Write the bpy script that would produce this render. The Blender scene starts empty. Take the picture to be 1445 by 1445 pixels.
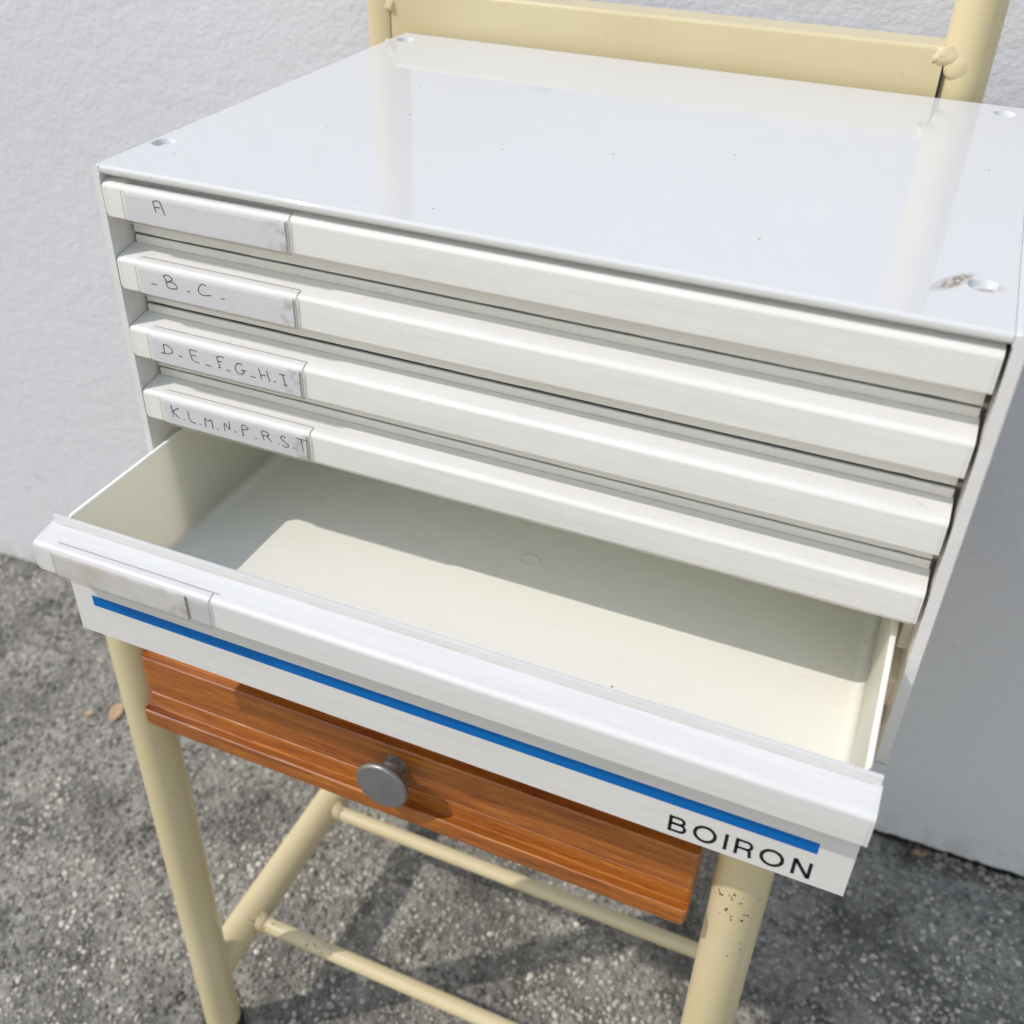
import bpy, bmesh, math, random
import numpy as np
from mathutils import Vector, Matrix

rnd = random.Random(7)
SC = bpy.context.scene
COL = SC.collection
TOP = 0.70            # height of the cabinet's top above the ground

# ------------------------------------------------------------------ camera
cam_d = bpy.data.cameras.new('camera')
cam = bpy.data.objects.new('camera', cam_d)
COL.objects.link(cam)
yaw, pitch, roll = 0.38998, 0.95366, 0.02701
cam.matrix_world = (Matrix.Translation((0.3435, -0.35481, 0.15316 + TOP)) @ Matrix.Rotation(yaw, 4, 'Z')
                    @ Matrix.Rotation(pitch, 4, 'X') @ Matrix.Rotation(roll, 4, 'Z'))
cam_d.sensor_width = 36.0
cam_d.lens = 36.0 * 1502.32 / 1445
cam_d.shift_x = 15.66 / 1445
cam_d.shift_y = -20.14 / 1445
cam_d.clip_start = 0.02
cam_d.clip_end = 500
cam_d.dof.use_dof = True
cam_d.dof.focus_distance = 0.50
cam_d.dof.aperture_fstop = 10.5
SC.camera = cam

# ------------------------------------------------------------------ light
SUN_DIR = Vector((0.70, 0.55, -1.0)).normalized()       # the way the light travels
elev = math.asin(-SUN_DIR.z)
world = bpy.data.worlds.new('World')
SC.world = world
world.use_nodes = True
wn = world.node_tree
wn.nodes.clear()
sky = wn.nodes.new('ShaderNodeTexSky')
sky.sky_type = 'NISHITA'
sky.sun_disc = False
sky.sun_elevation = elev
sky.sun_rotation = math.atan2(-SUN_DIR.x, -SUN_DIR.y)
sky.air_density = 2.4
sky.dust_density = 0.8
sky.ozone_density = 1.0
bg = wn.nodes.new('ShaderNodeBackground')
bg.inputs['Strength'].default_value = 0.15
out = wn.nodes.new('ShaderNodeOutputWorld')
haze_tint = wn.nodes.new('ShaderNodeMix'); haze_tint.data_type = 'RGBA'; haze_tint.blend_type = 'MULTIPLY'   # milky bright sky, a touch less green
haze_tint.inputs[0].default_value = 1.0
haze_tint.inputs[7].default_value = (1.052, 0.99, 1.05, 1)
wn.links.new(sky.outputs[0], haze_tint.inputs[6])
wn.links.new(haze_tint.outputs[2], bg.inputs[0])
wn.links.new(bg.outputs[0], out.inputs[0])
sun_d = bpy.data.lights.new('sun', 'SUN')
sun_d.energy = 2.0
sun_d.angle = math.radians(0.6)
sun_d.color = (1.0, 0.93, 0.865)
sun = bpy.data.objects.new('sun', sun_d)
sun.rotation_euler = SUN_DIR.to_track_quat('-Z', 'Y').to_euler()
sun.location = (-2, -2, 3)
COL.objects.link(sun)
SC.view_settings.view_transform = 'Standard'
SC.view_settings.look = 'None'
SC.view_settings.exposure = 0.12
SC.view_settings.gamma = 1.0
SC.view_settings.use_curve_mapping = False
SC.cycles.max_bounces = 10
SC.cycles.diffuse_bounces = 8

# ------------------------------------------------------------------ node helpers
class NT:
    def __init__(s, name):
        s.m = bpy.data.materials.new(name); s.m.use_nodes = True
        s.t = s.m.node_tree; s.n = s.t.nodes; s.l = s.t.links
        s.b = s.n['Principled BSDF']; s.o = s.n['Material Output']
        s.tc = s.n.new('ShaderNodeTexCoord').outputs['Object']
    def set(s, node, k, v):
        if hasattr(v, 'is_output') or isinstance(v, bpy.types.NodeSocket): s.l.new(v, node.inputs[k])
        else: node.inputs[k].default_value = v
    def mapping(s, scale=(1, 1, 1), loc=(0, 0, 0), rot=(0, 0, 0), vec=None):
        q = s.n.new('ShaderNodeMapping'); s.l.new(vec or s.tc, q.inputs[0])
        q.inputs['Scale'].default_value = scale; q.inputs['Location'].default_value = loc; q.inputs['Rotation'].default_value = rot
        return q.outputs[0]
    def noise(s, scale, detail=4, rough=0.55, vec=None, dist=0.0):
        q = s.n.new('ShaderNodeTexNoise'); s.l.new(vec or s.tc, q.inputs['Vector'])
        q.inputs['Scale'].default_value = scale; q.inputs['Detail'].default_value = detail
        q.inputs['Roughness'].default_value = rough; q.inputs['Distortion'].default_value = dist
        return q.outputs['Fac']
    def voro(s, scale, feature='F1', vec=None, out='Distance', rand=1.0):
        q = s.n.new('ShaderNodeTexVoronoi'); q.feature = feature; s.l.new(vec or s.tc, q.inputs['Vector'])
        q.inputs['Scale'].default_value = scale; q.inputs['Randomness'].default_value = rand
        return q.outputs[out]
    def ramp(s, fac, stops, interp='EASE'):
        q = s.n.new('ShaderNodeValToRGB'); s.l.new(fac, q.inputs[0]); r = q.color_ramp; r.interpolation = interp
        while len(r.elements) < len(stops): r.elements.new(0.5)
        for e, (p, c) in zip(r.elements, stops):
            e.position = p; e.color = (c, c, c, 1) if not isinstance(c, tuple) else (*c, 1)
        return q.outputs[0]
    def mix(s, fac, a, b, mode='MIX'):
        q = s.n.new('ShaderNodeMix'); q.data_type = 'RGBA'; q.blend_type = mode
        for k, v in ((0, fac), (6, a), (7, b)):
            if isinstance(v, tuple) and len(v) == 3: v = (*v, 1)
            s.set(q, k, v)
        return q.outputs[2]
    def math(s, op, a, b=0.0, c=None):
        q = s.n.new('ShaderNodeMath'); q.operation = op
        s.set(q, 0, a); s.set(q, 1, b)
        if c is not None: s.set(q, 2, c)
        return q.outputs[0]
    def dist(s, p):
        q = s.n.new('ShaderNodeVectorMath'); q.operation = 'DISTANCE'; s.l.new(s.tc, q.inputs[0]); q.inputs[1].default_value = p
        return q.outputs['Value']
    def scratch(s, scale, w, gscale, rot=0.6, lo=0.60):
        a = s.noise(scale, 3, 0.5, s.mapping((1, 1.7, 1), rot=(0, 0, rot)))
        line = s.math('LESS_THAN', s.math('ABSOLUTE', s.math('SUBTRACT', a, 0.5)), w)
        return s.math('MULTIPLY', line, s.ramp(s.noise(gscale, 2), [(lo, 0.0), (lo + 0.05, 1.0)]))
    def bump(s, h, strength=1.0, dist=0.001, normal=None):
        q = s.n.new('ShaderNodeBump'); s.l.new(h, q.inputs['Height']); q.inputs['Strength'].default_value = strength
        q.inputs['Distance'].default_value = dist
        if normal is not None: s.l.new(normal, q.inputs['Normal'])
        return q.outputs[0]
    def fin(s, color=None, rough=0.5, normal=None, **kw):
        if color is not None:
            if isinstance(color, tuple): color = (*color, 1)
            s.set(s.b, 'Base Color', color)
        s.set(s.b, 'Roughness', rough)
        if normal is not None: s.l.new(normal, s.b.inputs['Normal'])
        for k, v in kw.items(): s.set(s.b, k.replace('_', ' '), v)
        return s.m

def plastic(name, col, grime, rough=0.3, spec=0.5, amt=0.35, speck=True, fleck=60.0, streaks=0.6, scr=0.22):
    t = NT(name)
    big = t.ramp(t.noise(9, 3, 0.5), [(0.25, 0.0), (0.85, 1.0)])
    c = t.mix(t.math('MULTIPLY', big, amt), col, grime)
    if speck:                                                # tiny dark flecks of dirt
        sp = t.voro(fleck)
        gate = t.ramp(t.noise(37, 2), [(0.56, 0.0), (0.60, 1.0)])
        f = t.math('MULTIPLY', t.ramp(sp, [(0.035, 1.0), (0.055, 0.0)]), gate)
        c = t.mix(t.math('MULTIPLY', f, 0.7), c, (0.12, 0.10, 0.08))
        streak = t.ramp(t.noise(16, 8, 0.72, t.mapping((1, 14, 14))), [(0.35, 0.0), (0.95, 1.0)])
        c = t.mix(t.math('MULTIPLY', streak, streaks), c, tuple(q * 0.8 for q in grime))
        c = t.mix(t.math('MULTIPLY', t.scratch(26, 0.0022, 21, 0.6, 0.63), scr), c, (0.42, 0.38, 0.33))
    n = t.bump(t.noise(140, 3), 0.10, 0.0004)
    r = t.ramp(t.noise(25, 4), [(0.3, rough * 0.8), (0.7, rough * 1.35)])
    return t.fin(c, r, n, Specular_IOR_Level=spec)

def plain(name, col, rough=0.5, **kw):
    t = NT(name); return t.fin(col, rough, **kw)

# --- white casing, with the rubbed brown mark beside one hole
t = NT('casing_white')
c = t.mix(t.math('MULTIPLY', t.ramp(t.noise(7, 5), [(0.45, 0.0), (0.8, 1.0)]), 0.25), (0.685, 0.692, 0.695), (0.65, 0.65, 0.645))
sp = t.voro(70); gate = t.ramp(t.noise(23, 2), [(0.49, 0.0), (0.52, 1.0)])
c = t.mix(t.math('MULTIPLY', t.math('MULTIPLY', t.ramp(sp, [(0.035, 1.0), (0.055, 0.0)]), gate), 0.75), c, (0.16, 0.14, 0.12))
def rub(cx, cy, L, Wd, ang):
    m = t.mapping((1, 1, 1), (0, 0, 0), (0, 0, 0))
    q = t.n.new('ShaderNodeVectorMath'); q.operation = 'SUBTRACT'; t.l.new(t.tc, q.inputs[0]); q.inputs[1].default_value = (cx - 0.191, cy - 0.147, 0.2132)
    r = t.n.new('ShaderNodeVectorRotate'); r.rotation_type = 'Z_AXIS'; t.l.new(q.outputs[0], r.inputs[0]); r.inputs['Angle'].default_value = -ang
    s = t.n.new('ShaderNodeSeparateXYZ'); t.l.new(r.outputs[0], s.inputs[0])
    a = t.math('POWER', t.math('DIVIDE', s.outputs[0], L), 2.0); b = t.math('POWER', t.math('DIVIDE', s.outputs[1], Wd), 2.0)
    zz = t.math('LESS_THAN', t.math('ABSOLUTE', s.outputs[2]), 0.004)
    return t.math('MULTIPLY', t.ramp(t.math('ADD', a, b), [(0.15, 1.0), (1.0, 0.0)]), zz)
rubm = t.math('MAXIMUM', rub(0.3550, 0.0350, 0.0150, 0.0042, math.radians(60)), rub(0.3670, 0.0365, 0.0060, 0.0045, 0.0))
grain = t.ramp(t.noise(650, 5, 0.75, t.mapping((1, 0.5, 1), rot=(0, 0, -1.0))), [(0.40, 0.0), (0.60, 1.0)])
rubm = t.math('MULTIPLY', rubm, t.math('ADD', t.math('MULTIPLY', grain, 0.85), 0.22))
c = t.mix(rubm, c, (0.27, 0.20, 0.15))
scr = t.math('MAXIMUM', t.scratch(22, 0.0016, 13, 0.5, 0.56), t.scratch(35, 0.0022, 17, -0.9, 0.58))
c = t.mix(t.math('MULTIPLY', scr, 0.22), c, (0.42, 0.42, 0.43))
sp2 = t.math('MULTIPLY', t.ramp(t.voro(150), [(0.05, 1.0), (0.09, 0.0)]), t.ramp(t.noise(31, 3), [(0.52, 0.0), (0.58, 1.0)]))
c = t.mix(t.math('MULTIPLY', sp2, 0.35), c, (0.40, 0.36, 0.32))
smear = t.ramp(t.noise(7, 6, 0.65, t.mapping((1, 3, 1), rot=(0, 0, 0.8))), [(0.4, 0.0), (0.8, 1.0)])
rg = t.math('ADD', t.math('MULTIPLY_ADD', smear, 0.10, 0.03), t.math('MULTIPLY', rubm, 0.5))
M_CASE = t.fin(c, rg, None, Specular_IOR_Level=0.55)
M_SIDE = plastic('side_panel_white', (0.79, 0.785, 0.80), (0.72, 0.70, 0.67), 0.22)
M_INNER = plastic('casing_inner', (0.94, 0.84, 0.78), (0.90, 0.77, 0.69), 0.4, speck=False)
M_DRAW = plastic('drawer_ivory', (0.83, 0.825, 0.80), (0.79, 0.765, 0.72), 0.30, amt=0.2)
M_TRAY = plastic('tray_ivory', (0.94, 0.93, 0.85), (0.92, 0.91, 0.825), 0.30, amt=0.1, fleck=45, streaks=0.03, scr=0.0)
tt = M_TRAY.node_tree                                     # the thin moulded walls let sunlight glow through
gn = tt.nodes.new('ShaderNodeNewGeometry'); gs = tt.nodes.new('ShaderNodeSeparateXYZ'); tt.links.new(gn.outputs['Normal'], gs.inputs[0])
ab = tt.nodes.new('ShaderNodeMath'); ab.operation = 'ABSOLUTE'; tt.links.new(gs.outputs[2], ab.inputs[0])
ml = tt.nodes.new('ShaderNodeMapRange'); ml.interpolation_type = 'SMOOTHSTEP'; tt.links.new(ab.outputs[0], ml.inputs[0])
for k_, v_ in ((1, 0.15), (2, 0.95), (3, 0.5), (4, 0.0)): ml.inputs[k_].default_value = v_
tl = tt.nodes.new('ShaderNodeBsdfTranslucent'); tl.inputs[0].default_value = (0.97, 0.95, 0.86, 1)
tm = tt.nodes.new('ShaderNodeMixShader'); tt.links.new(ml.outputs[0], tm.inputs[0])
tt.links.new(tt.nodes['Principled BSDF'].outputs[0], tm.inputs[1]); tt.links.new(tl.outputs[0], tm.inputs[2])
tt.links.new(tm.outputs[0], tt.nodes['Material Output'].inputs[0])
M_OPEN = plastic('open_drawer_front', (0.72, 0.72, 0.725), (0.67, 0.655, 0.63), 0.36, amt=0.2)
M_BLUE = plain('blue_stripe', (0.0, 0.135, 0.47), 0.5, Specular_IOR_Level=0.2)
M_INK = plain('black_print', (0.006, 0.006, 0.008), 0.4)
M_PENCIL = plain('pen_ink', (0.05, 0.05, 0.06), 0.7)
# paper cards
t = NT('paper_card')
c = t.mix(t.ramp(t.noise(55, 5, 0.6), [(0.45, 0.0), (0.8, 0.35)]), (0.84, 0.835, 0.87), (0.79, 0.77, 0.74))
sx = t.n.new('ShaderNodeSeparateXYZ'); t.l.new(t.tc, sx.inputs[0])
edge = t.math('MULTIPLY', t.ramp(t.math('MULTIPLY_ADD', sx.outputs[0], 1.0, 0.191), [(0.085, 0.0), (0.0985, 1.0)]), t.ramp(t.noise(190, 4, 0.6), [(0.46, 0.0), (0.62, 1.0)]))
c = t.mix(t.math('MULTIPLY', edge, 0.5), c, (0.36, 0.30, 0.22))
c = t.mix(t.math('MULTIPLY', t.scratch(60, 0.004, 40, 0.3, 0.55), 0.3), c, (0.5, 0.48, 0.45))
M_PAPER = t.fin(c, 0.75, t.bump(t.noise(120, 3), 0.25, 0.0006))
t = NT('stained_paper_card')
c = t.mix(t.ramp(t.noise(60, 6, 0.65), [(0.42, 0.0), (0.75, 0.7)]), (0.76, 0.75, 0.73), (0.62, 0.55, 0.47))
sx = t.n.new('ShaderNodeSeparateXYZ'); t.l.new(t.tc, sx.inputs[0])
edge = t.math('MULTIPLY', t.ramp(t.math('MULTIPLY_ADD', sx.outputs[0], 1.0, 0.191), [(0.060, 0.0), (0.0876, 1.0)]), t.ramp(t.noise(150, 5, 0.65), [(0.48, 0.0), (0.60, 1.0)]))
c = t.mix(t.math('MULTIPLY', edge, 0.3), c, (0.36, 0.27, 0.19))
M_PAPER2 = t.fin(c, 0.7, t.bump(t.noise(120, 3), 0.3, 0.0006))
# clear plastic strip over the cards
t = NT('clear_plastic'); t.n.remove(t.b)
tr = t.n.new('ShaderNodeBsdfTransparent'); tr.inputs[0].default_value = (0.99, 0.988, 0.992, 1)
gl = t.n.new('ShaderNodeBsdfGlossy'); gl.inputs['Roughness'].default_value = 0.18
fr = t.n.new('ShaderNodeLayerWeight'); fr.inputs[0].default_value = 0.12
t.l.new(t.bump(t.noise(90, 3), 0.15, 0.0006), gl.inputs['Normal'])
mx = t.n.new('ShaderNodeMixShader'); t.l.new(t.math('MINIMUM', t.math('MULTIPLY', fr.outputs['Fresnel'], 0.55), 0.5), mx.inputs[0]); t.l.new(tr.outputs[0], mx.inputs[1]); t.l.new(gl.outputs[0], mx.inputs[2])
t.l.new(mx.outputs[0], t.o.inputs[0]); M_CLEAR = t.m
M_EDGE = plain('grimy_plastic_edge', (0.40, 0.37, 0.32), 0.5)
M_GRIME = plastic('settled_grime', (0.60, 0.55, 0.46), (0.42, 0.35, 0.27), 0.7, amt=0.8)
M_DARK = plain('dark_gap', (0.03, 0.027, 0.024), 0.9)

# --- cream paint on steel tube, chipped
t = NT('cream_paint')
base = t.mix(t.ramp(t.noise(6, 4), [(0.35, 0.0), (0.75, 1.0)]), (0.635, 0.54, 0.325), (0.67, 0.59, 0.385))
base = t.mix(t.ramp(t.noise(45, 5, 0.65, t.mapping((1, 1, 0.25))), [(0.60, 0.0), (0.85, 0.35)]), base, (0.42, 0.31, 0.19))
chips = t.noise(290, 6, 0.72, t.mapping((1, 1, 0.6)))
near = None
for p, r in (((0.336, -0.03, TOP - 0.293), 0.026), ((0.345, -0.03, TOP - 0.33), 0.014), ((0.329, 0.298, TOP + 0.018), 0.016),
             ((-0.005, 0.03, TOP - 0.61), 0.026), ((0.05, 0.03, TOP - 0.607), 0.03), ((-0.008, 0.147, TOP - 0.605), 0.014)):
    p = (p[0] - 0.157, p[1] - 0.145, p[2])
    d = t.ramp(t.math('DIVIDE', t.dist(p), r), [(0.2, 1.0), (1.0, 0.0)])
    near = d if near is None else t.math('MAXIMUM', near, d)
thr = t.math('SUBTRACT', 0.70, t.math('MULTIPLY', near, 0.105))
chip = t.math('GREATER_THAN', chips, thr)
rust = t.ramp(t.math('SUBTRACT', chips, thr), [(0.0, 0.0), (0.012, 1.0)])
rust = t.ramp(t.math('ADD', t.math('SUBTRACT', chips, thr), 0.03), [(0.0, 0.0), (0.03, 1.0)])
c = t.mix(t.math('MULTIPLY', rust, 0.6), base, (0.30, 0.17, 0.08))
c = t.mix(chip, c, (0.075, 0.045, 0.028))
h = t.math('SUBTRACT', t.math('MULTIPLY', t.noise(35, 4), 0.5), t.math('MULTIPLY', chip, 0.5))
M_CREAM = t.fin(c, t.math('ADD', 0.27, t.math('MULTIPLY', chip, 0.5)), t.bump(h, 0.25, 0.0008), Specular_IOR_Level=0.5)
# --- varnished wood
t = NT('varnished_wood')
w1 = t.noise(15, 9, 0.66, t.mapping((1, 15, 15)), 0.5)
w2 = t.noise(60, 5, 0.6, t.mapping((1, 16, 16)))
c = t.ramp(w1, [(0.28, (0.16, 0.038, 0.005)), (0.50, (0.35, 0.106, 0.012)), (0.70, (0.50, 0.180, 0.022))])
c = t.mix(t.ramp(w2, [(0.30, 0.75), (0.48, 0.0)]), c, (0.16, 0.035, 0.006))
pore = t.ramp(t.noise(160, 4, 0.7, t.mapping((1, 22, 22))), [(0.30, 1.0), (0.37, 0.0)])
c = t.mix(t.math('MULTIPLY', pore, 0.7), c, (0.07, 0.018, 0.004))
knot = t.ramp(t.math('DIVIDE', t.dist((0.272 - 0.157, -0.029 - 0.145, TOP - 0.3040)), 0.0016), [(0.4, 1.0), (1.0, 0.0)])
c = t.mix(knot, c, (0.02, 0.006, 0.003))
# worn, paler edge of the mouldings is real varnish wear along the arrises
geo = t.n.new('ShaderNodeNewGeometry')
wear = t.math('MULTIPLY', t.ramp(geo.outputs['Pointiness'], [(0.53, 0.0), (0.60, 1.0)]), t.ramp(t.noise(70, 5, 0.7), [(0.35, 0.2), (0.6, 1.0)]))
c = t.mix(t.math('MULTIPLY', wear, 0.55), c, (0.58, 0.26, 0.12))
M_WOOD = t.fin(c, t.ramp(t.noise(40, 4), [(0.3, 0.30), (0.7, 0.48)]), t.bump(w2, 0.3, 0.0006), Coat_Weight=0.3, Coat_Roughness=0.2, Specular_IOR_Level=0.4)
t = NT('grey_metal')
kd = t.dist((0.1548 - 0.157, -0.047 - 0.145, TOP - 0.2835))
turn = t.math('SINE', t.math('MULTIPLY', kd, 9000.0))
M_KNOB = t.fin(t.mix(t.noise(90, 4), (0.22, 0.22, 0.235), (0.30, 0.30, 0.31)), t.ramp(t.noise(60, 4), [(0.3, 0.36), (0.7, 0.5)]), t.bump(t.math('MULTIPLY_ADD', turn, 0.12, t.noise(180, 5, 0.6)), 0.3, 0.0004), Metallic=0.6)
M_RUBBER = plain('black_rubber', (0.018, 0.018, 0.02), 0.65)

# --- rendered wall
t = NT('rough_render')
mp = t.mapping((1, 1, 1.25))
a = t.noise(190, 5, 0.6, mp, 0.0)
b = t.noise(45, 4, 0.55, mp)
v = t.ramp(t.voro(58, 'SMOOTH_F1', mp), [(0.0, 1.0), (0.75, 0.0)])
h = t.math('ADD', t.math('MULTIPLY', a, 1.0), t.math('ADD', t.math('MULTIPLY', b, 1.2), t.math('MULTIPLY', v, 0.2)))
c = t.mix(t.ramp(t.noise(3.0, 5), [(0.4, 0.0), (0.7, 1.0)]), (0.675, 0.695, 0.745), (0.70, 0.715, 0.76))
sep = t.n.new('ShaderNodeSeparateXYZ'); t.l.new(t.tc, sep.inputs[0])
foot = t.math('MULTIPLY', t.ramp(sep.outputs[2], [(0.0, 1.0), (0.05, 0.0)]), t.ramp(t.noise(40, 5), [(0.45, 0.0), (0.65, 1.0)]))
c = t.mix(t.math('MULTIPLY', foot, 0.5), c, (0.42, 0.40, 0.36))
pit = t.math('MULTIPLY', t.ramp(t.voro(24), [(0.05, 1.0), (0.11, 0.0)]), t.ramp(t.noise(11, 2), [(0.58, 0.0), (0.62, 1.0)]))
c = t.mix(t.math('MULTIPLY', pit, 0.35), c, (0.35, 0.34, 0.34))
c = t.mix(t.math('MULTIPLY', t.ramp(t.noise(5, 7, 0.7), [(0.5, 0.0), (0.85, 1.0)]), 0.4), c, (0.60, 0.60, 0.60))
M_WALL = t.fin(c, 0.75, t.bump(h, 0.62, 0.0015), Specular_IOR_Level=0.3)

# --- exposed-aggregate concrete
t = NT('aggregate_concrete')
n1 = t.noise(9, 7, 0.65); n2 = t.noise(120, 5, 0.65); n3 = t.noise(30, 4, 0.6)
c = t.ramp(n2, [(0.28, (0.15, 0.145, 0.125)), (0.50, (0.31, 0.297, 0.255)), (0.72, (0.52, 0.495, 0.435))])
c = t.mix(t.ramp(n1, [(0.34, 0.80), (0.56, 0.0)]), c, (0.10, 0.098, 0.088))
c = t.mix(t.ramp(n3, [(0.60, 0.0), (0.80, 0.35)]), c, (0.30, 0.28, 0.25))
stn = t.ramp(t.voro(230, 'F1', out='Distance'), [(0.16, 1.0), (0.42, 0.0)])
stc = t.ramp(t.n.new('ShaderNodeSeparateColor').outputs[0], [(0, 0), (1, 1)]) if False else None
c = t.mix(t.math('MULTIPLY', stn, 0.30), c, (0.36, 0.35, 0.33))
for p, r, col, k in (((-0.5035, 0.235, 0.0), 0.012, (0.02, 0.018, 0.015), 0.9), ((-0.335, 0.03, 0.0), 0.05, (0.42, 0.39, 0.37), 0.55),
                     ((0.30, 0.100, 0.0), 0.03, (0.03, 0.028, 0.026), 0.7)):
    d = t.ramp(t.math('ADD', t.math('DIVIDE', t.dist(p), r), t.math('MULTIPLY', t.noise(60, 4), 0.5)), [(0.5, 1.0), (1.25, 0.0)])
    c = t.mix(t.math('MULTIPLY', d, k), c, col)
c = t.mix(t.ramp(t.noise(30, 5, 0.65), [(0.30, 0.85), (0.54, 0.0)]), c, (0.080, 0.078, 0.064))
c = t.mix(t.ramp(t.noise(2.2, 4, 0.6), [(0.45, 0.0), (0.8, 0.4)]), c, (0.40, 0.38, 0.34))
h = t.math('ADD', t.math('MULTIPLY', n2, 1.0), t.math('MULTIPLY', stn, 0.8))
M_GROUND = t.fin(c, 0.85, t.bump(h, 0.9, 0.0022), Specular_IOR_Level=0.3)
t = NT('aggregate_grain')
at = t.n.new('ShaderNodeAttribute'); at.attribute_name = 'tone'
M_GRAIN = t.fin(t.mix(t.math('MULTIPLY', t.noise(600, 3), 0.5), at.outputs['Color'], (0.16, 0.15, 0.14)), 0.7, Specular_IOR_Level=0.35)

# ------------------------------------------------------------------ object helpers
def tag(o, label=None, cat=None, group=None, kind=None):
    for k, v in (('label', label), ('category', cat), ('group', group), ('kind', kind)):
        if v: o[k] = v
    return o

def empty(name, loc):
    o = bpy.data.objects.new(name, None); COL.objects.link(o); o.location = loc; o.empty_display_size = 0.05
    return o

def root_of(o):
    while o.parent: o = o.parent
    return o

def part(name, verts, faces, mats, parent=None, smooth=30, fmat=None, bevel=0.0, bseg=2):
    """mesh from world-space vertices, linked as one object (its parent's offset is taken off)"""
    me = bpy.data.meshes.new(name)
    me.from_pydata([tuple(v) for v in verts], [], [tuple(f) for f in faces])
    mats = mats if isinstance(mats, (list, tuple)) else [mats]
    for m in mats: me.materials.append(m)
    if fmat:
        for i, k in fmat.items(): me.polygons[i].material_index = k
    bm = bmesh.new(); bm.from_mesh(me)
    bmesh.ops.recalc_face_normals(bm, faces=bm.faces[:]); bm.to_mesh(me); bm.free()
    if smooth:
        for p in me.polygons: p.use_smooth = True
        me.set_sharp_from_angle(angle=math.radians(smooth))
    o = bpy.data.objects.new(name, me); COL.objects.link(o)
    if parent:
        o.parent = parent
        r = root_of(parent)
        me.transform(Matrix.Translation(-r.location))
    if smooth and not smooth == 80:
        w = o.modifiers.new('weighted_normal', 'WEIGHTED_NORMAL'); w.keep_sharp = True; w.weight = 80
    if bevel:
        b = o.modifiers.new('bevel', 'BEVEL'); b.width = bevel; b.segments = bseg; b.limit_method = 'ANGLE'; b.angle_limit = math.radians(40)
        b.harden_normals = True
        o.modifiers.move(len(o.modifiers) - 1, 0)
    return o

class MB:
    def __init__(s): s.v = []; s.f = []; s.mi = {}
    def add(s, v, f, mi=0):
        k = len(s.v); s.v += [tuple(x) for x in v]
        for q in f:
            if mi: s.mi[len(s.f)] = mi
            s.f.append(tuple(i + k for i in q))
    def box(s, x0, x1, y0, y1, z0, z1, mi=0):
        s.add([(x, y, z) for x in (x0, x1) for y in (y0, y1) for z in (z0, z1)],
              [(0, 1, 3, 2), (4, 6, 7, 5), (0, 4, 5, 1), (2, 3, 7, 6), (0, 2, 6, 4), (1, 5, 7, 3)], mi)
    def prism_x(s, prof, xs, fn=None, mi=0, cap_mi=None):
        """profile of (y, z) swept along x through the stations xs; fn(x, y, z) may reshape"""
        n = len(prof); v = []
        for x in xs:
            for (y, z) in prof: v.append(fn(x, y, z) if fn else (x, y, z))
        f = []
        for i in range(len(xs) - 1):
            for j in range(n): f.append((i * n + j, i * n + (j + 1) % n, (i + 1) * n + (j + 1) % n, (i + 1) * n + j))
        s.add(v, f, mi)
        k = len(s.v) - len(v); cm = mi if cap_mi is None else cap_mi
        for base in (k, k + (len(xs) - 1) * n):
            if cm: s.mi[len(s.f)] = cm
            s.f.append(tuple(base + j for j in range(n)))
    def tube(s, path, r, n=28, cap=True, mi=0):
        P = [Vector(p) for p in path]; rr = r if isinstance(r, (list, tuple)) else [r] * len(P)
        v = []; up = None
        for i, p in enumerate(P):
            d = (P[min(i + 1, len(P) - 1)] - P[max(i - 1, 0)]).normalized()
            if up is None: up = d.orthogonal().normalized()
            up = (up - d * up.dot(d)).normalized(); w = d.cross(up)
            for k in range(n):
                a = 2 * math.pi * k / n; v.append(p + (up * math.cos(a) + w * math.sin(a)) * rr[i])
        f = [(i * n + k, i * n + (k + 1) % n, (i + 1) * n + (k + 1) % n, (i + 1) * n + k) for i in range(len(P) - 1) for k in range(n)]
        if cap: f += [tuple(range(n)), tuple((len(P) - 1) * n + k for k in range(n))]
        s.add(v, f, mi)
    def lathe(s, c, axis, prof, n=48, mi=0):
        """prof: (distance along axis, radius)"""
        a = Vector(axis).normalized(); u = a.orthogonal().normalized(); w = a.cross(u); c = Vector(c); v = []
        for (d, r) in prof:
            for k in range(n):
                t_ = 2 * math.pi * k / n; v.append(c + a * d + (u * math.cos(t_) + w * math.sin(t_)) * max(r, 1e-5))
        m = len(prof)
        f = [(i * n + k, i * n + (k + 1) % n, (i + 1) * n + (k + 1) % n, (i + 1) * n + k) for i in range(m - 1) for k in range(n)]
        f += [tuple(range(n)), tuple((m - 1) * n + k for k in range(n))]
        s.add(v, f, mi)
    def build(s, name, mats, parent=None, smooth=30, bevel=0.0, bseg=2):
        return part(name, s.v, s.f, mats, parent, smooth, s.mi, bevel, bseg)

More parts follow.
